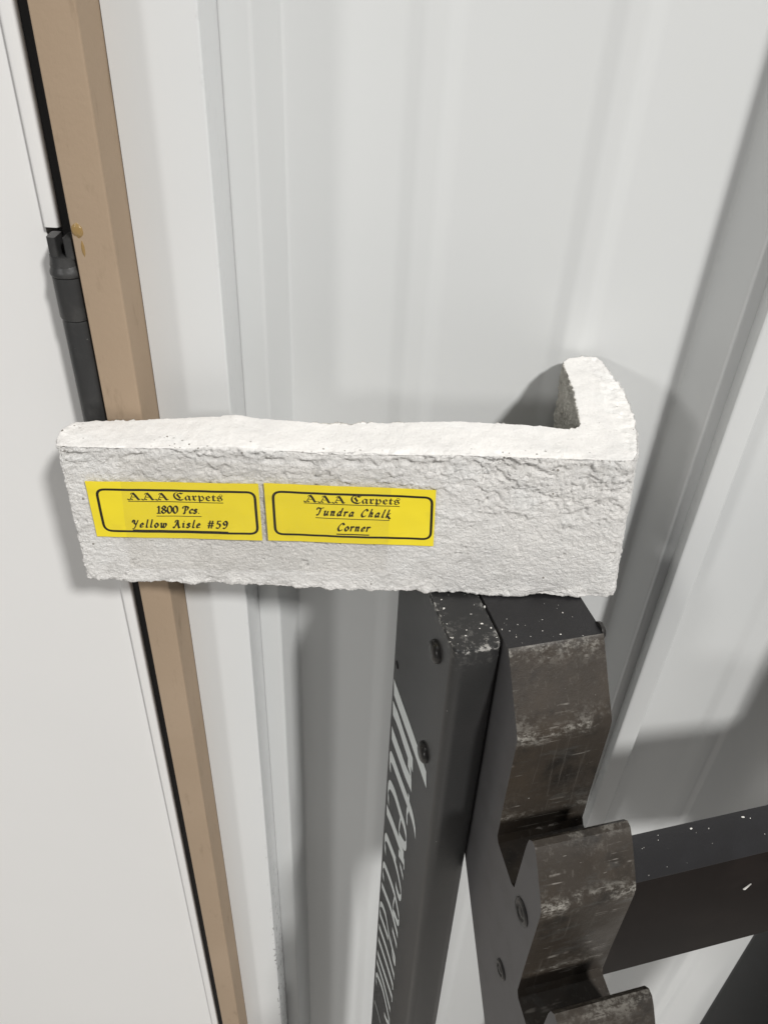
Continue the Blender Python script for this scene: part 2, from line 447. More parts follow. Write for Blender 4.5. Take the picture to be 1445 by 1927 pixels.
# ---------------------------------------------------------------- thin brick corner piece
BT = -0.1490          # top face
brick = thing('brick_veneer_corner', (0.0, 0.24, -0.2140), 'chalk white rough L-shaped brick veneer corner with two yellow labels', 'brick')
front = [(-111.6, 224.0), (-76.8, 226.0), (-41.3, 228.1), (-1.2, 230.3), (31.4, 232.1), (68.3, 234.0), (82.8, 234.6)]
right = [(86.6, 236.0), (88.6, 241.0), (90.6, 250.0), (92.6, 263.1), (93.4, 276.2), (93.2, 286.1), (91.9, 294.9), (90.5, 304.2), (89.0, 312.0), (87.0, 315.6)]
end = [(81.7, 315.8), (75.0, 313.6), (72.0, 309.6)]
inner = [(71.9, 297.2), (72.5, 285.9), (71.7, 272.9), (71.3, 262.8), (70.4, 257.5), (68.4, 255.2)]
back = [(64.2, 255.0), (58.4, 255.5), (42.6, 254.9), (23.0, 253.7), (-6.2, 251.6), (-27.2, 249.4), (-44.6, 248.6), (-58.4, 248.0), (-82.5, 245.4), (-104.2, 242.2), (-109.5, 240.8), (-112.8, 236.8), (-113.2, 229.6)]
poly = [(x / 1000, y / 1000) for x, y in front + right + end + inner + back]
V, F = extrude(poly, (0, 0, BT - 0.064), (1, 0, 0), (0, 1, 0), (0, 0, 1), 0.064)
me = bpy.data.meshes.new('tmp'); me.from_pydata([tuple(v) for v in V], [], F)
bm = bmesh.new(); bm.from_mesh(me); bmesh.ops.triangulate(bm, faces=bm.faces); bmesh.ops.recalc_face_normals(bm, faces=bm.faces); bm.to_mesh(me); bm.free()
to = bpy.data.objects.new('tmp', me); COL.objects.link(to)
md = to.modifiers.new('remesh', 'REMESH'); md.mode = 'VOXEL'; md.voxel_size = 0.00042; md.adaptivity = 0.0
md = to.modifiers.new('smooth', 'SMOOTH'); md.factor = 0.5; md.iterations = 11
dg = bpy.context.evaluated_depsgraph_get()
rm = bpy.data.meshes.new_from_object(to.evaluated_get(dg))
bpy.data.objects.remove(to)
nv = len(rm.vertices)
P = np.empty(nv * 3); rm.vertices.foreach_get('co', P); P = P.reshape(-1, 3)
N = np.empty(nv * 3); rm.vertices.foreach_get('normal', N); N = N.reshape(-1, 3)
quads = [list(p.vertices) for p in rm.polygons]
bpy.data.meshes.remove(rm)
EA = np.array([-0.1118, 0.2245]); EU = np.array([0.99849, 0.05494])
u = (P[:, :2] - EA) @ EU                      # along the front face
v = BT - P[:, 2]                              # down from the top
mm = P * 1000
fr_ = np.clip(-N[:, 1] * EU[0] + N[:, 0] * EU[1], 0, 1) * (P[:, 1] < 0.24)    # faces the viewer
tp_ = np.clip(N[:, 2], 0, 1)
isf = sstep(0.35, 0.85, fr_); ist = sstep(0.4, 0.9, tp_)
d = np.zeros(nv)
# broad unevenness, then long cleft ripples, then coarse and fine grain
d += 0.6 * noise3(mm / 34.0 + 3.1)
q = np.stack([mm[:, 0] / 15 + mm[:, 2] / 30, mm[:, 1] / 15, mm[:, 2] / 6.0 + mm[:, 0] / 24], 1)
warp = fbm(mm / 6.0, 3, 0.6) * 1.1
q[:, 2] += warp; q[:, 0] += warp * 0.6
rough_zone = 0.13 + 0.85 * sstep(0.10, 0.16, u) * sstep(0.045, 0.015, v) + 0.65 * sstep(0.026, 0.004, v)
n1 = fbm(q, 4, 0.6)
nq = n1 * 3.4; fq = nq - np.floor(nq)
terr = (np.floor(nq) + sstep(0.70, 1.0, fq) + 0.25 * fq) / 3.4        # small stepped clefts
d += isf * (1.75 * rough_zone + 0.1) * terr
ridge = 1 - np.abs(fbm(q * 0.8 + 9.2, 3, 0.6)) * 6.5
crev = np.clip(ridge, 0, 1) ** 1.6 * sstep(0.0, 0.45, noise3(mm / 13.0 + 5))
d -= isf * (0.10 + 0.95 * np.clip(rough_zone - 0.28, 0, 1)) * crev
rest = (1 - isf - ist).clip(0, 1)
g = fbm(np.stack([mm[:, 0] / 2.3, mm[:, 1] / 2.3, mm[:, 2] / 1.5], 1), 3, 0.75)
d += (0.36 * isf + 0.08 * ist + 0.50 * rest) * g
g2 = noise3(mm / 0.95 + 2)
d += (0.20 * isf + 0.04 * ist + 0.22 * rest) * g2
d += 0.5 * ist * fbm(mm / 11.0 + 6, 2)
pits = sstep(0.42, 0.62, noise3(mm / 1.9 + 21)) * sstep(0.0, 0.4, noise3(mm / 9.0 + 31))
d -= isf * 0.75 * pits
# crumbling arrises: top front edge, bottom edge, ends
et = np.exp(-(v / 0.0032) ** 2) * isf
d -= et * (0.95 * np.clip(fbm(mm / 3.0 + 1.5, 4, 0.65) + 0.10, 0, 1) * 2.6)
lip = np.exp(-((v - 0.0040 - 0.0022 * fbm(np.stack([mm[:, 0] / 8, mm[:, 0] * 0, mm[:, 0] * 0], 1), 3)) / 0.0009) ** 2) * isf
d -= lip * 1.4 * sstep(-0.05, 0.4, noise3(mm / 9.0 + 8))
eb = np.exp(-((v - 0.064) / 0.004) ** 2)
d += eb * (1.6 * fbm(mm / 4.5 + 4.4, 4, 0.6) + 1.0 * noise3(mm / 11.0 + 2.2))
ed = np.exp(-(v / 0.0035) ** 2) * (rest + 0.22 * ist)
d += ed * 1.1 * fbm(mm / 4.0 + 7.7, 4, 0.6)
ends = sstep(0.006, 0.0, u) + sstep(0.196, 0.200, u)
d += ends.clip(0, 1) * 1.2 * fbm(mm / 5.0 + 2.9, 4, 0.6)
df = (P[:, :2] - EA) @ np.array([-EU[1], EU[0]])        # inward from the front arris
near = np.exp(-(df / 0.0030) ** 2) * ist
d -= near * (0.25 + 1.2 * np.clip(fbm(mm / 6.0 + 13, 3) + 0.15, 0, 1)) - 0.25 * np.exp(-(df / 0.006) ** 2) * ist * g
d -= et * 1.3 * np.clip(noise3(mm / 9.0 + 17), 0, 1)
# the two labels lie on a fairly even field
lab = sstep(0.004, 0.010, u) * sstep(0.137, 0.128, u) * sstep(0.009, 0.014, v) * sstep(0.044, 0.039, v)
d = np.where(isf > 0.4, np.minimum(d, 0.95 - 0.35 * lab), d)
raw_ = np.clip(sstep(0.35, 0.7, -N[:, 0]) * (P[:, 0] > 0.06) * (P[:, 1] > 0.2545) + sstep(0.45, 0.8, N[:, 1]) * (P[:, 1] > 0.2405), 0, 1) * (1 - ist)
d += raw_ * (1.5 * fbm(mm / 7.0 + 1.1, 4, 0.65) + 0.4 * g2)
Q = P + N * (d / 1000)[:, None]
# the piece is a little taller to the right, and its right end widens downward
hgt = np.interp(Q[:, 0], [-0.115, -0.05, 0.0, 0.05, 0.095], [0.0600, 0.0625, 0.0640, 0.0648, 0.0650])
frac = (BT - Q[:, 2]) / 0.064
Q[:, 2] = BT - frac * hgt
Q[:, 0] += 0.0058 * frac * sstep(0.05, 0.09, Q[:, 0])
Q[:, 2] += np.interp(Q[:, 0], [-0.115, -0.07, -0.055, -0.04, -0.02, 0.03, 0.09], [0.0, 0.0004, 0.0016, 0.0006, -0.0006, 0.0004, -0.0004]) * ist
# keep clear of jamb and rack
lowlim = -0.2143
Q[:, 2] = np.maximum(Q[:, 2], np.where(Q[:, 0] > 0.0, lowlim, -0.222))
Q[:, 1] = np.where(Q[:, 0] < -0.06, np.minimum(Q[:, 1], 0.2466), Q[:, 1])
Q[:, 1] = np.minimum(Q[:, 1], 0.3172)
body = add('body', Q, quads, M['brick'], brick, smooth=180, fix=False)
def vattr(o, name, a):
    at = o.data.attributes.new(name, 'FLOAT', 'POINT'); at.data.foreach_set('value', np.asarray(a, dtype=np.float32))
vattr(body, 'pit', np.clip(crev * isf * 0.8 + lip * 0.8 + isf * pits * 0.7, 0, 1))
vattr(body, 'raw', raw_)
vattr(body, 'grain', 1.0 - 0.60 * ist)
patch = sstep(-0.3, 0.25, noise3(mm / 15.0 + 11))
vattr(body, 'sand', np.clip(ist * np.exp(-(df / 0.0050) ** 2) * patch + isf * np.exp(-(v / 0.0035) ** 2) * patch + 0.8 * sstep(0.007, 0.0, u) * sstep(0.02, 0.0, v) + 0.12 * ist * patch, 0, 1))

# front-face frame for labels and tape: u (mm) to the right, w (mm) up from the top edge, n (mm) outward
EN = np.array([EU[1], -EU[0]])
def bf(uu, ww, nn=1.5):
    xy = EA + EU * uu / 1000 + EN * nn / 1000
    return (xy[0], xy[1], BT + ww / 1000)
def bend(uu, ww):
    return 0.12 * math.sin(uu * 0.16 + ww * 0.05) + 0.05 * math.sin(ww * 0.45 + uu * 0.11) + 0.035 * math.sin(uu * 0.62 + 1.7 * math.sin(ww * 0.21))
def front_grid(name, c, nu, nw, off, mat, parent, thick=0.12):
    """Sheet between four corners (tl, tr, br, bl) following the front face."""
    V, F = [], []
    for t in (0, thick):
        for j in range(nw + 1):
            for i in range(nu + 1):
                s, r = i / nu, j / nw
                a = np.array(c[0]) * (1 - s) + np.array(c[1]) * s; b = np.array(c[3]) * (1 - s) + np.array(c[2]) * s
                p = a * (1 - r) + b * r
                V.append(bf(p[0], p[1], off - t + bend(p[0], p[1])))
    n = (nu + 1) * (nw + 1)
    for j in range(nw):
        for i in range(nu):
            k = j * (nu + 1) + i
            F.append([k, k + 1, k + nu + 2, k + nu + 1]); F.append([n + k, n + k + nu + 1, n + k + nu + 2, n + k + 1])
    loop = [i for i in range(nu + 1)] + [j * (nu + 1) + nu for j in range(1, nw + 1)] + [nw * (nu + 1) + i for i in range(nu - 1, -1, -1)] + [j * (nu + 1) for j in range(nw - 1, 0, -1)]
    for a, b in zip(loop, loop[1:] + loop[:1]): F.append([a, n + a, n + b, b])
    return add(name, V, F, mat, parent, smooth=30)

def catmull(pts, seg=6):
    if len(pts) < 3: return [np.array(p, float) for p in pts]
    p = [np.array(x, float) for x in pts]
    closed = np.allclose(p[0], p[-1])
    ext = ([p[-2]] + p + [p[1]]) if closed else ([2 * p[0] - p[1]] + p + [2 * p[-1] - p[-2]])
    out = []
    for i in range(1, len(ext) - 2):
        a, b, c, e = ext[i - 1:i + 3]
        for k in range(seg):
            t = k / seg
            out.append(0.5 * (2 * b + (c - a) * t + (2 * a - 5 * b + 4 * c - e) * t * t + (3 * b - a - 3 * c + e) * t ** 3))
    out.append(ext[-2]); return out
GL = {
 '1': (.50, [[(.10, .80), (.29, 1.0)], [(.29, 1.0), (.29, 0)], [(.08, 0), (.50, 0)]]),
 '8': (.62, [[(.30, .53), (.10, .74), (.30, 1.0), (.50, .76), (.30, .53), (.06, .26), (.30, 0), (.56, .26), (.30, .53)]]),
 '0': (.62, [[(.30, 1.0), (.08, .75), (.08, .25), (.30, 0), (.52, .25), (.52, .75), (.30, 1.0)]]),
 '5': (.58, [[(.52, 1.0), (.20, 1.0)], [(.20, 1.0), (.14, .58)], [(.14, .58), (.38, .60), (.48, .32), (.30, .02), (.04, .06)]]),
 '9': (.62, [[(.50, .76), (.30, 1.0), (.08, .72), (.28, .46), (.50, .72), (.46, .30), (.26, .02), (.08, .05)]]),
 '#': (.80, [[(.30, 1.0), (.16, 0)], [(.60, 1.0), (.46, 0)], [(.08, .66), (.72, .66)], [(.04, .33), (.68, .33)]]),
 '.': (.40, [[(.10, .02), (.14, .05)]]), ' ': (.42, []),
 'P': (.72, [[(.34, .96), (.30, .5), (.24, 0), (.10, .02)], [(.0, .70), (.08, .94), (.36, 1.0), (.64, .84), (.54, .52), (.28, .46)]]),
 'Y': (.66, [[(.0, .70), (.08, .98), (.24, .90), (.24, .60), (.38, .46)], [(.66, 1.0), (.46, .46), (.24, -.10), (.04, -.20)]]),
 'A': (.80, [[(-.02, .12), (.08, 0), (.30, .50), (.46, 1.0)], [(.46, 1.0), (.52, .40), (.62, .0), (.76, .08)], [(.18, .36), (.60, .38)], [(.46, 1.0), (.24, .96), (.14, .72)]]),
 'T': (.70, [[(.0, .74), (.08, .98), (.38, .93), (.74, 1.03)], [(.44, .95), (.36, .40), (.24, .02), (.08, .03)]]),
 'C': (.68, [[(.66, .80), (.48, 1.03), (.18, .72), (.08, .30), (.26, .0), (.56, .16)]]),
 'c': (.46, [[(.42, .48), (.28, .60), (.08, .34), (.14, .04), (.40, .10)]]),
 's': (.42, [[(.38, .52), (.22, .61), (.10, .46), (.32, .20), (.18, .0), (.0, .08)]]),
 'e': (.46, [[(.08, .28), (.36, .40), (.28, .60), (.10, .40), (.12, .06), (.40, .12)]]),
 'l': (.30, [[(.26, 1.08), (.14, .40), (.12, .06), (.28, .06)]]),
 'o': (.52, [[(.26, .60), (.07, .30), (.22, 0), (.44, .30), (.26, .60)]]),
 'w': (.70, [[(.0, .50), (.10, .60), (.10, .10), (.22, .02), (.36, .40)], [(.38, .60), (.34, .12), (.46, .02), (.64, .34), (.58, .62)]]),
 'i': (.30, [[(.02, .48), (.13, .60), (.10, .10), (.26, .08)], [(.18, .86), (.21, .90)]]),
 'u': (.56, [[(.0, .50), (.10, .60), (.09, .12), (.20, .02), (.38, .40)], [(.42, .60), (.37, .10), (.52, .08)]]),
 'n': (.56, [[(.0, .50), (.11, .60), (.08, 0)], [(.10, .28), (.30, .60), (.38, .46), (.34, .08), (.50, .08)]]),
 'r': (.42, [[(.0, .50), (.11, .60), (.08, 0)], [(.10, .28), (.26, .58), (.40, .54)]]),
 'a': (.56, [[(.40, .52), (.24, .60), (.07, .26), (.16, .01), (.34, .24), (.40, .52)], [(.43, .60), (.37, .10), (.52, .08)]]),
 'd': (.58, [[(.40, .52), (.24, .60), (.07, .26), (.16, .01), (.34, .24), (.40, .52)], [(.52, 1.08), (.38, .12), (.53, .08)]]),
 'h': (.56, [[(.24, 1.08), (.08, 0)], [(.10, .28), (.30, .60), (.38, .46), (.34, .08), (.50, .08)]]),
 'k': (.54, [[(.24, 1.08), (.08, 0)], [(.44, .60), (.14, .30), (.30, .12), (.54, -.16)]]),
}
class Print:
    """Flat printing on the front face: small quads, each a hair above the last."""
    def __init__(s, off): s.V, s.F, s.off, s.k = [], [], off, 0
    def quad(s, pts):
        i = len(s.V); s.k += 1
        for p in pts: s.V.append(bf(p[0], p[1], s.off + bend(p[0], p[1]) + 0.035 + (s.k % 9) * 0.0012))
        s.F.append(list(range(i, i + len(pts))))
    def pen(s, pts, nib, thin):
        """Broad-nib stroke."""
        for a, b in zip(pts[:-1], pts[1:]):
            t = b - a; L = np.linalg.norm(t)
            if L < 1e-6: continue
            t = t / L; nrm = np.array([-t[1], t[0]])
            w = nrm * max(abs(float(nrm @ nib)), thin) * 0.5; e = t * thin * 0.35
            s.quad([a - w - e, b - w + e, b + w + e, a + w - e])
    def line(s, a, b, w): 
        a, b = np.array(a, float), np.array(b, float)
        n = max(1, int(np.linalg.norm(b - a) / 0.9))
        for i in range(n):
            p, q = a + (b - a) * i / n, a + (b - a) * (i + 1) / n
            t = (q - p) / np.linalg.norm(q - p); m = np.array([-t[1], t[0]]) * w / 2
            s.quad([p - m, q - m, q + m, p + m])
    def text(s, txt, p0, p1, h, slant=0.16, nib=0.84, thin=0.36):
        p0, p1 = np.array(p0, float), np.array(p1, float)
        W = sum(GL[c][0] for c in txt[:-1]) + GL[txt[-1]][0] * 0.9
        L = np.linalg.norm(p1 - p0); ex = (p1 - p0) / L; ey = np.array([-ex[1], ex[0]])
        # glyphs keep their own width; the rest of the room goes between the letters, as on the printed label
        gw = h * 0.92; gap = (L - W * gw) / max(1, len(txt) - 1)
        x = 0.0; nb = np.array([math.cos(0.6), math.sin(0.6)]) * nib
        for c in txt:
            a, st = GL[c]
            for stq in st:
                pts = catmull(stq)
                pts = [p0 + ex * (x + (q[0] + slant * q[1]) * gw) + ey * (q[1] * h) for q in pts]
                s.pen(pts, nb, thin)
            x += a * gw + gap
    def frame(s, c, w, r):
        tl, tr, br, bl = c
        pts = rounded([tl, tr, br, bl], r, 6); pts = [np.array(p) for p in pts]; pts.append(pts[0])
        fine = []
        for a, b in zip(pts[:-1], pts[1:]):
            n = max(1, int(np.linalg.norm(b - a) / 0.9))
            fine += [a + (b - a) * i / n for i in range(n)]
        fine.append(pts[0]); n = len(fine) - 1
        inn, outn = [], []
        for i in range(n):
            t = fine[(i + 1) % n] - fine[i - 1]; t = t / np.linalg.norm(t); m = np.array([-t[1], t[0]]) * w / 2
            inn.append(fine[i] - m); outn.append(fine[i] + m)
        for i in range(n): s.quad([inn[i], inn[(i + 1) % n], outn[(i + 1) % n], outn[i]])
    def build(s, name, parent): return add(name, s.V, s.F, M['ink'], parent, fix=False)

GA = [([(.36, 1.0), (.56, .55), (.74, .06), (.90, .10)], 1.5), ([(.36, 1.0), (.24, .60), (.08, .14)], .55), ([(.16, .40), (.62, .40)], .6), ([(-.16, .10), (.0, -.02), (.12, .12), (.26, .02)], .95), ([(.16, .80), (.26, .98), (.42, .94)], .8)]
def gothic_capitals(pr, p0, p1, h):
    p0, p1 = np.array(p0, float), np.array(p1, float); ex = (p1 - p0) / np.linalg.norm(p1 - p0); ey = np.array([-ex[1], ex[0]])
    adv = np.linalg.norm(p1 - p0) / 3
    for k in range(3):
        for st, w in GA:
            pr.pen([p0 + ex * (k * adv + 0.12 * adv + q[0] * adv * 0.86) + ey * q[1] * h for q in catmull(st)], np.array([.78, .45]) * w * 0.62, 0.26)
def gothic(p0, p1, off, parent):
    """Blackletter line, from the built-in font."""
    cu = bpy.data.curves.new('tmp', 'FONT'); cu.body = '\U0001D56E\U0001D586\U0001D597\U0001D595\U0001D58A\U0001D599\U0001D598'
    cu.resolution_u = 3
    o = bpy.data.objects.new('tmp', cu); COL.objects.link(o)
    me = bpy.data.meshes.new_from_object(o.evaluated_get(bpy.context.evaluated_depsgraph_get()))
    bpy.data.objects.remove(o)
    X = np.array([w.co[:] for w in me.vertices]); F = [list(p.vertices) for p in me.polygons]
    bpy.data.meshes.remove(me)
    x0, x1 = X[:, 0].min(), X[:, 0].max()
    p0, p1 = np.array(p0, float), np.array(p1, float); ex = (p1 - p0) / np.linalg.norm(p1 - p0); ey = np.array([-ex[1], ex[0]])
    sc = np.linalg.norm(p1 - p0) / (x1 - x0); sy = 3.25 / 0.70
    pts = [p0 + ex * (a[0] - x0) * sc + ey * a[1] * sy for a in X]
    V = [bf(p[0], p[1], off + bend(p[0], p[1]) + 0.05) for p in pts]
    return add('lettering', V, F, M['ink'], parent, fix=False)

OFF = 1.30
lab1 = front_grid('label_sticker', [(7.6, -13.7), (67.4, -13.2), (67.7, -38.7), (7.6, -38.4)], 64, 26, OFF, M['label'], brick)
tag(lab1, 'yellow label with three lines of black print ending in an aisle number')
pr = Print(OFF); pr.frame([(10.9, -17.0), (65.9, -16.9), (66.2, -35.6), (10.9, -35.6)], 0.95, 3.0); pr.build('border', lab1)
gothic((37.3, -21.2), (54.6, -21.1), OFF, lab1)
pr = Print(OFF)
gothic_capitals(pr, (21.3, -21.3), (36.0, -21.2), 3.0)
pr.line((21.3, -21.95), (54.7, -21.8), 0.32)
pr.text('1800 Pcs.', (30.5, -27.15), (46.2, -26.9), 3.2); pr.line((30.4, -28.40), (46.4, -28.25), 0.30)
pr.text('Yellow Aisle #59', (21.1, -33.7), (55.2, -33.4), 3.35); pr.line((21.1, -34.95), (55.5, -35.05), 0.5)
pr.build('lettering', lab1)
lab2 = front_grid('label_sticker', [(69.3, -12.9), (129.9, -14.1), (131.0, -39.9), (69.8, -38.7)], 64, 26, OFF, M['label'], brick)
tag(lab2, 'yellow label with three lines of black print naming the colour and the corner piece')
pr = Print(OFF); pr.frame([(72.3, -16.4), (128.8, -17.5), (129.7, -36.6), (72.6, -35.6)], 0.95, 3.0); pr.build('border', lab2)
gothic((99.8, -20.8), (117.3, -21.15), OFF, lab2)
pr = Print(OFF)
gothic_capitals(pr, (83.3, -20.5), (98.4, -20.8), 3.0)
pr.line((83.2, -21.05), (117.4, -21.8), 0.32)
pr.text('Tundra Chalk', (87.4, -26.35), (114.0, -27.0), 3.35); pr.line((87.3, -27.6), (114.1, -28.25), 0.30)
pr.text('Corner', (95.1, -33.3), (106.8, -33.5), 3.4); pr.line((94.9, -34.85), (106.9, -35.1), 0.5)
pr.build('lettering', lab2)
TV, TF = [], []
for j in range(25):
    for i in range(61):
        s, r = i / 60, j / 24
        p = (np.array((20.5, -3.0)) * (1 - s) + np.array((114.0, -6.0)) * s) * (1 - r) + (np.array((17.5, -53.5)) * (1 - s) + np.array((114.0, -53.0)) * s) * r
        TV.append(bf(p[0], p[1], OFF + 0.17 + bend(p[0], p[1])))
for j in range(24):
    for i in range(60):
        k = j * 61 + i; TF.append([k, k + 1, k + 62, k + 61])
tp = add('clear_tape', TV, TF, M['tape'], brick, smooth=180, fix=False)
tag(tp, 'clear packing tape stuck over the two yellow labels')

# ---------------------------------------------------------------- display rack
ang = math.radians(16)
E1 = np.array([math.cos(ang), math.sin(ang), 0.0]); E2 = np.array([math.sin(ang), -math.cos(ang), 0.0]); EZ = np.array([0, 0, 1.0])
P0 = np.array([0.0275, 0.2043, -0.2146])
def rk(a, b, c): return P0 + E1 * a + E2 * b + EZ * c      # metres: along the rack, towards the viewer, up
rack = thing('display_rack', (0.14, 0.1, FLOOR), 'black steel display rack with a lettered post and a notched arm under the brick', 'display rack')
LEAN = 0.027
def post(a0, a1, b0, b1, r, mat, name='post'):
    """Rounded rectangular tube from the floor up, leaning a little forward as it goes down, with worn arrises on top."""
    sec = rounded([(a0, b0), (a1, b0), (a1, b1), (a0, b1)], r, 6); n = len(sec)
    cx, cy = (a0 + a1) / 2, (b0 + b1) / 2
    levels = [(-(H - 0.2146), 1.0, 0), (-0.30, 1.0, 0), (-0.012, 1.0, 0), (-0.0022, 1.0, 0.15), (-0.0012, 0.998, 1), (-0.0004, 0.985, 1), (0.0, 0.960, 1), (0.0, 0.85, 0.25), (0.0, 0.5, 0.0)]
    V, W = [], []
    for z, s, w in levels:
        for a, b in sec:
            ss = 1 - (1 - s) * (1 if s > 0.9 else 1)
            sa = ss; sb = 1 - (1 - ss) * (a1 - a0) / (b1 - b0) if s > 0.9 else ss
            V.append(rk(cx + (a - cx) * sa, cy + (b - cy) * sb - z * LEAN, z)); W.append(w)
    F = [list(range(n))[::-1]]
    for i in range(len(levels) - 1):
        for k in range(n):
            F.append([i * n + k, i * n + (k + 1) % n, (i + 1) * n + (k + 1) % n, (i + 1) * n + k])
    F.append([(len(levels) - 1) * n + k for k in range(n)])
    o = add(name, V, F, mat, rack, smooth=35)
    vattr(o, 'wear', W)
    return o
lp = post(0.0, 0.0192, -0.0725, 0.0032, 0.0046, M['charcoal'])
tag(lp, 'charcoal post with pale script lettering down its side')
rp = post(0.2455, 0.2650, -0.004, 0.044, 0.003, M['black'])
def bolt(a, b, c, r, hgt, axis, parent, name='bolt', mat='bolt'):
    V, F = lathe([(r, -0.0004), (r, hgt * 0.3), (r * 0.93, hgt * 0.62), (r * 0.72, hgt * 0.88), (r * 0.40, hgt), (r * 0.12, hgt)], rk(a, b, c), axis, 28)
    return add(name, V, F, M[mat], parent, smooth=60)
bolt(0, -0.0140, -0.0172, 0.0050, 0.0026, -E1, lp)
bolt(0, -0.0140, -0.0815, 0.0050, 0.0026, -E1, lp)
V, F = lathe([(0.0021, -0.001), (0.0021, 0.0002), (0.0012, 0.00025)], rk(0, -0.0618, -0.0770), -E1, 20)
add('screw_hole', V, F, M['gap'], lp, smooth=40)
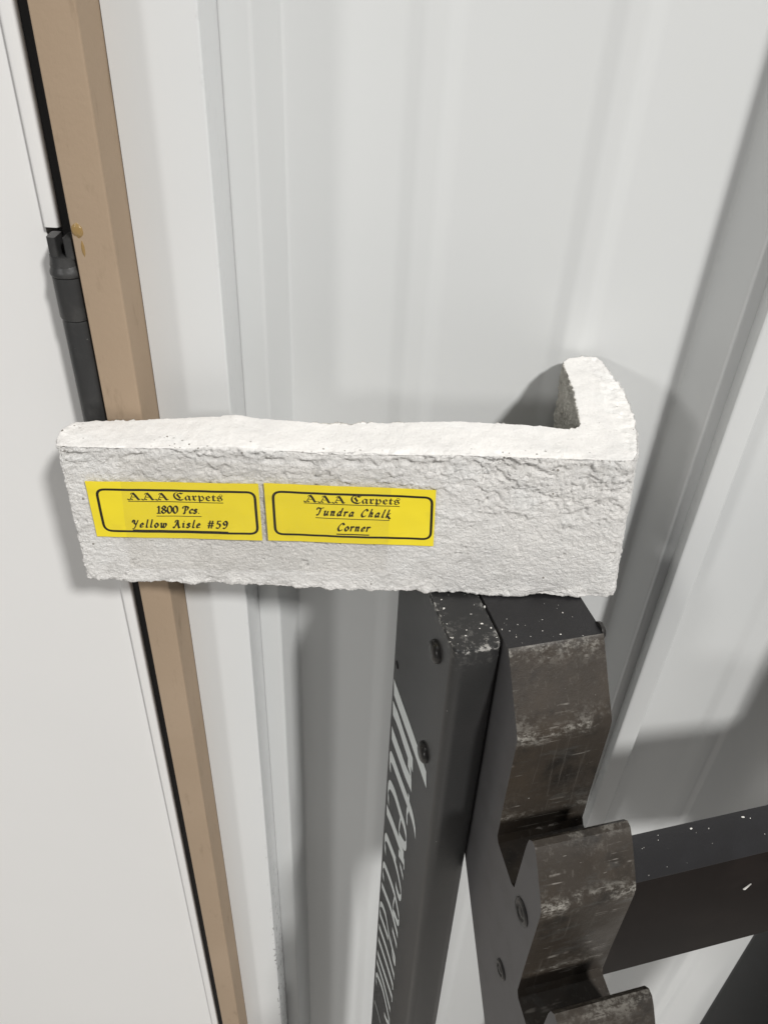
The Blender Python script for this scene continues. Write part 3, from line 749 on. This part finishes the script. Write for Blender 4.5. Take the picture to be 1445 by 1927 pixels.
# script lettering on the side of the post
LET = [[(-64.8, -90.3, -62.8, -100.3), (-56.6, -90.2, -54.6, -100.1), (-32.5, -89.1, -30.3, -98.5), (-8.9, -88.9, -6.5, -97.8)], [(-63.8, -105.7, -62.0, -114.8), (-53.7, -104.0, -51.9, -112.8), (-42.7, -104.3, -40.8, -113.0), (-27.2, -104.0, -25.2, -112.5)], [(-62.5, -124.4, -60.7, -133.3), (-47.8, -122.8, -46.0, -131.5), (-37.0, -121.6, -35.1, -130.1), (-27.9, -119.1, -26.0, -127.3), (-26.1, -118.8, -24.1, -127.0)], [(-34.2, -110.8, -32.6, -117.7), (-30.2, -111.5, -28.6, -118.4), (-27.5, -115.5, -25.9, -122.4), (-26.3, -119.2, -24.7, -126.1)], [(-59.5, -150.9, -57.9, -158.9), (-62.3, -149.5, -60.7, -157.5), (-61.3, -144.0, -59.7, -151.9), (-57.6, -141.6, -56.1, -149.4), (-48.0, -140.1, -46.4, -147.7), (-29.9, -137.2, -28.2, -144.5), (-19.3, -136.9, -17.6, -144.0), (-13.5, -141.0, -11.7, -148.2)], [(-28.5, -133.7, -27.0, -140.1), (-26.0, -134.5, -24.5, -140.9), (-28.3, -148.0, -26.8, -154.7), (-25.9, -150.3, -24.4, -157.0)], [(-57.8, -181.4, -56.5, -188.6), (-60.6, -178.1, -59.3, -185.3), (-60.6, -171.7, -59.2, -178.7), (-58.1, -165.5, -56.8, -172.4), (-49.6, -161.1, -48.3, -167.9), (-37.7, -160.9, -36.3, -167.6), (-29.1, -160.8, -27.6, -167.3), (-24.4, -164.8, -22.9, -171.4), (-25.4, -172.9, -23.9, -179.5), (-32.0, -178.2, -30.5, -185.0), (-36.7, -179.3, -35.3, -186.3), (-36.7, -170.1, -35.3, -176.9), (-36.3, -160.5, -34.8, -167.1)], [(-60.6, -192.3, -59.2, -200.3), (-48.4, -188.1, -46.8, -195.8), (-36.5, -185.2, -34.9, -192.7), (-25.9, -183.6, -24.3, -190.9)], [(-34.0, -194.5, -32.8, -199.9), (-28.3, -190.3, -27.1, -195.6), (-23.7, -187.7, -22.5, -193.0), (-24.2, -192.2, -23.0, -197.5)], [(-29.8, -200.5, -29.0, -204.2), (-25.9, -201.0, -25.1, -204.8), (-22.9, -202.1, -22.0, -205.8)], [(-55.9, -230.4, -54.6, -237.4), (-59.2, -227.5, -57.9, -234.5), (-59.4, -221.6, -58.1, -228.5), (-56.3, -215.6, -55.0, -222.3), (-45.9, -211.5, -44.6, -218.1), (-36.9, -208.0, -35.6, -214.5)], [(-45.2, -212.1, -44.2, -217.1), (-33.1, -212.2, -32.1, -217.1), (-24.4, -216.6, -23.3, -221.5), (-23.1, -221.0, -22.0, -225.9), (-25.1, -226.8, -24.0, -231.8), (-29.7, -228.4, -28.7, -233.5), (-33.5, -227.5, -32.5, -232.6)], [(-55.0, -260.9, -54.0, -266.6), (-58.6, -258.4, -57.6, -264.1), (-58.4, -250.7, -57.4, -256.3), (-55.4, -246.0, -54.4, -251.5), (-45.7, -241.6, -44.7, -247.0), (-33.6, -238.8, -32.6, -244.1), (-24.3, -242.6, -23.2, -247.8), (-21.9, -246.3, -20.8, -251.5), (-23.6, -252.8, -22.5, -258.1), (-29.2, -255.4, -28.1, -260.8), (-33.9, -258.2, -32.8, -263.7), (-33.8, -248.4, -32.7, -253.8), (-32.6, -238.9, -31.5, -244.1)], [(-58.3, -273.5, -57.3, -279.3), (-47.4, -267.9, -46.3, -273.6), (-37.2, -263.5, -36.1, -269.1), (-21.3, -263.4, -20.2, -268.8)], [(-31.3, -276.8, -30.3, -281.5), (-26.1, -276.1, -25.1, -280.8), (-20.7, -276.2, -19.8, -280.9)], [(-53.9, -307.3, -53.0, -312.6), (-57.8, -304.4, -56.9, -309.7), (-57.4, -296.6, -56.5, -301.8), (-52.5, -290.6, -51.6, -295.7), (-44.8, -288.0, -43.9, -293.1), (-35.7, -293.9, -34.7, -298.9), (-26.8, -293.9, -25.8, -298.8), (-20.7, -293.7, -19.7, -298.6), (-20.7, -298.3, -19.6, -303.2), (-25.6, -299.7, -24.6, -304.7), (-29.5, -293.7, -28.5, -298.7), (-30.5, -286.5, -29.5, -291.3)], [(-57.8, -309.0, -56.9, -314.4), (-47.7, -304.4, -46.7, -309.6), (-36.8, -299.9, -35.9, -304.9)], [(-56.8, -324.8, -55.9, -330.4), (-38.4, -316.4, -37.4, -321.7), (-20.7, -313.2, -19.7, -318.2), (-19.9, -315.0, -18.9, -320.1)], [(-56.2, -341.1, -55.2, -346.8), (-37.7, -332.7, -36.7, -338.2), (-20.1, -327.1, -19.1, -332.4), (-20.6, -330.7, -19.5, -336.0)], [(-55.7, -359.8, -54.7, -365.7), (-36.9, -350.6, -35.9, -356.2), (-19.4, -342.4, -18.3, -347.8), (-19.2, -345.9, -18.1, -351.4)], [(-55.4, -373.1, -54.5, -378.6), (-36.7, -365.4, -35.8, -370.7), (-19.5, -363.6, -18.5, -368.8)], [(-51.3, -400.0, -50.4, -405.7), (-54.5, -397.2, -53.6, -403.0), (-53.1, -388.9, -52.2, -394.6), (-46.7, -382.0, -45.8, -387.5), (-37.3, -376.6, -36.3, -382.0), (-25.9, -377.1, -24.9, -382.4), (-18.2, -379.0, -17.1, -384.3)], [(-29.9, -396.5, -29.0, -401.5), (-24.3, -392.4, -23.4, -397.3), (-19.4, -385.5, -18.4, -390.3), (-15.6, -385.9, -14.7, -390.7)], [(-53.3, -435.0, -53.0, -436.9), (-44.1, -430.7, -43.8, -432.5), (-34.8, -428.7, -34.5, -430.5)]]
k = 0
for strokes in ((0,), (1, 2, 3), (4, 5), (6,), (7, 8, 9), (10, 11), (12,), (13, 14), (15, 16), (17, 18, 19, 20), (21,), (22,), (23,)):
    V, F = [], []
    for st in (LET[x] for x in strokes):
        A = catmull([(p[0], p[1]) for p in st], 5); B = catmull([(p[2], p[3]) for p in st], 5)
        for i in range(len(A) - 1):
            k += 1; j = len(V); e = -0.00012 - (k % 9) * 0.000002
            for q in (A[i], A[i + 1], B[i + 1], B[i]): V.append(rk(e, q[0] / 1000, q[1] / 1000))
            F.append([j, j + 1, j + 2, j + 3])
    add('letter', V, F, M['letters'], lp, fix=False)

# notched arm: a bent-steel saw profile swept across the rack; grey side plates
SO = 0.0059
def saw_profile():
    """(towards viewer, up, wear) in mm down the front, tooth by tooth."""
    pts = [(-72, 0, 0), (-4, 0, 0), (-0.8, -0.1, 0.2), (0, -0.9, 1.0), (0.8, -2.2, .6), (5, -8.0, 0), (12, -18, 0), (17.6, -25.6, .35), (18.8, -27.8, 1), (19.1, -30.5, .7), (19.3, -34, 0), (19.6, -56, 0), (20.0, -76, 0.1), (20.2, -78, .5), (20.4, -81, 0.0), (20.6, -89.5, 0), (22.5, -92.0, 0), (38.5, -95.0, 0)]
    for k in range(1, 22):
        ox, oz = 40.0 * (k - 1), -48.5 * (k - 1)
        t = [(41.0, -93.5, 0), (41.4, -61, 0), (42.0, -57.2, .2), (44.0, -54.8, .35), (46.6, -55.0, .35), (49.0, -57.6, .2), (52.0, -61.8, 0), (56.5, -68.2, 0), (59.2, -72.4, .5), (60.4, -75.2, 1), (60.7, -78.0, .6), (60.8, -82, 0), (61.0, -104, 0), (61.2, -122, .1), (61.3, -124.5, .6), (61.4, -127, 0), (61.6, -137.5, 0), (63.5, -140.5, 0), (78.5, -143.5, 0)]
        if k == 21: t = t[:13]
        pts += [(x + ox, z + oz, w) for x, z, w in t]
    return pts
def arm(a0, a1):
    prof = saw_profile(); n = len(prof)
    nx = 14
    V, W, F, MI = [], [], [], []
    for b, c, w in prof:
        for i in range(nx + 1):
            V.append(rk(a0 + (a1 - a0) * i / nx, b / 1000 + SO, c / 1000)); W.append(w)
    for j in range(n - 1):
        for i in range(nx):
            q = j * (nx + 1) + i
            F.append([q, q + 1, q + nx + 2, q + nx + 1]); MI.append(1 if j < 2 else 0)
    lo = prof[-1]
    # back edge runs parallel to the row of teeth
    backline = [(lo[0] - 52, lo[1] - 60), (0.4 + 47.1, -149.5 - 59.5), (0.4, -149.5), (-72, -59)]
    base = len(V)
    for b, c in backline:
        for a in (a0, a1): V.append(rk(a, b / 1000 + SO, c / 1000)); W.append(0)
    chain = [(n - 1) * (nx + 1), (n - 1) * (nx + 1) + nx]
    prev = chain
    for t in range(len(backline)):
        cur = [base + 2 * t, base + 2 * t + 1]
        F.append([prev[0], prev[1], cur[1], cur[0]]); MI.append(2); prev = cur
    F.append([prev[0], prev[1], nx, 0]); MI.append(2)
    left = [j * (nx + 1) for j in range(n)] + [base + 2 * t for t in range(len(backline))]
    rightl = [j * (nx + 1) + nx for j in range(n)] + [base + 2 * t + 1 for t in range(len(backline))]
    F.append(left); MI.append(2); F.append(rightl[::-1]); MI.append(2)
    o = add('notched_arm', V, F, [M['steel'], M['black'], M['side']], rack, smooth=28, mat_index=MI)
    vattr(o, 'wear', W); return o
A0 = 0.0202
la = arm(A0, A0 + 0.0385)
tag(la, 'notched arm of worn brown steel with grey sides')
ra = arm(0.2665, 0.305)
def rivet(b, c, r, parent):
    V, F = lathe([(r, -0.0003), (r, 0.0004), (r * 0.86, 0.0010), (r * 0.66, 0.0010), (r * 0.56, 0.0003), (r * 0.50, 0.0002), (r * 0.34, 0.0009), (r * 0.1, 0.0011)], rk(A0, b + SO, c), -E1, 28)
    return add('rivet', V, F, M['bolt'], parent, smooth=40)
rivet(0.0500, -0.0950, 0.0056, la)
rivet(0.0478, -0.1500, 0.0044, la)
bolt(A0 + 0.0385, -0.0040 + SO, -0.0018, 0.0036, 0.0018, E1, la)
# cross rail between the arms, its top bevelled
V, F = extrude(rounded([(0.0480, -0.0577), (0.0586, -0.0735), (0.0602, -0.1490), (0.0480, -0.1490)], [0.0002, 0.0006, 0.0004, 0.0002], 3), rk(A0 + 0.0387, SO, -0.0006), E2, EZ, E1, 0.2665 - 0.0002 - A0 - 0.0387)
rail = add('cross_rail', V, F, [M['board'], M['black']], rack, smooth=30)
for p_ in rail.data.polygons:
    p_.material_index = 1 if p_.normal.z > 0.3 else 0
# tie rail near the floor, so the rack stands as one frame
V, F = extrude([(0.0, 0.0), (0.02, 0.0), (0.02, 0.04), (0.0, 0.04)], rk(0.0194, -0.02, -(H - 0.2146) + 0.12), E2, EZ, E1, 0.2259)
add('tie_rail', V, F, M['black'], rack)

# ---------------------------------------------------------------- crumbs shed by the brick
rng = np.random.default_rng(11)
bm = bmesh.new(); bmesh.ops.create_icosphere(bm, subdivisions=1, radius=1.0)
IV = np.array([w.co[:] for w in bm.verts]); IF = [[w.index for w in f.verts] for f in bm.faces]; bm.free()
CV, CF = [], []
def crumb(p, r):
    s = IV * (1 + rng.uniform(-0.35, 0.35, (len(IV), 1))) * r * rng.uniform(0.45, 1.9, 3)
    i = len(CV); s[:, 2] *= 0.6
    for w in s: CV.append(p + w + EZ * r * 0.3)
    for f in IF: CF.append([i + x for x in f])
for i in range(15):      # on the post top
    crumb(rk(rng.uniform(0.001, 0.018), 0.002 - abs(rng.normal(0, 0.016)), 0.0), rng.uniform(0.00008, 0.00026) if i > 6 else rng.uniform(0.0002, 0.0004))
for i in range(11):      # along its left arris
    crumb(rk(rng.normal(0.0012, 0.0006), rng.uniform(-0.024, 0.0), -0.0002), rng.uniform(0.0001, 0.00035))
for i in range(20):      # on the arm top
    crumb(rk(A0 + rng.uniform(0.001, 0.037), SO - 0.001 - abs(rng.normal(0, 0.012)), 0.0), rng.uniform(0.00007, 0.00022))
crumb(rk(0.0188, -0.0170, 0.0003), 0.0008)
for i in range(24):      # on the bevel of the rail
    t = rng.uniform(0, 1)
    crumb(rk(rng.uniform(0.062, 0.20), 0.0492 + SO + 0.0092 * t, -0.0600 - 0.0138 * t), rng.uniform(0.00008, 0.00022) if i > 5 else 0.0004)
cr = add('brick_crumbs', CV, CF, M['crumb'], fix=False)
tag(cr, 'white chalky crumbs scattered on the black rack under the brick', 'crumbs', kind='stuff')
# a paint flake on the front of the rail
V, F = extrude([(0, 0), (0.0026, 0.0034), (0.0016, 0.0006), (0.0011, -0.0006)], rk(0.1135, 0.0601 + SO, -0.0985), E1, EZ, E2, 0.0004)
add('paint_flake', V, F, M['crumb'], rail)
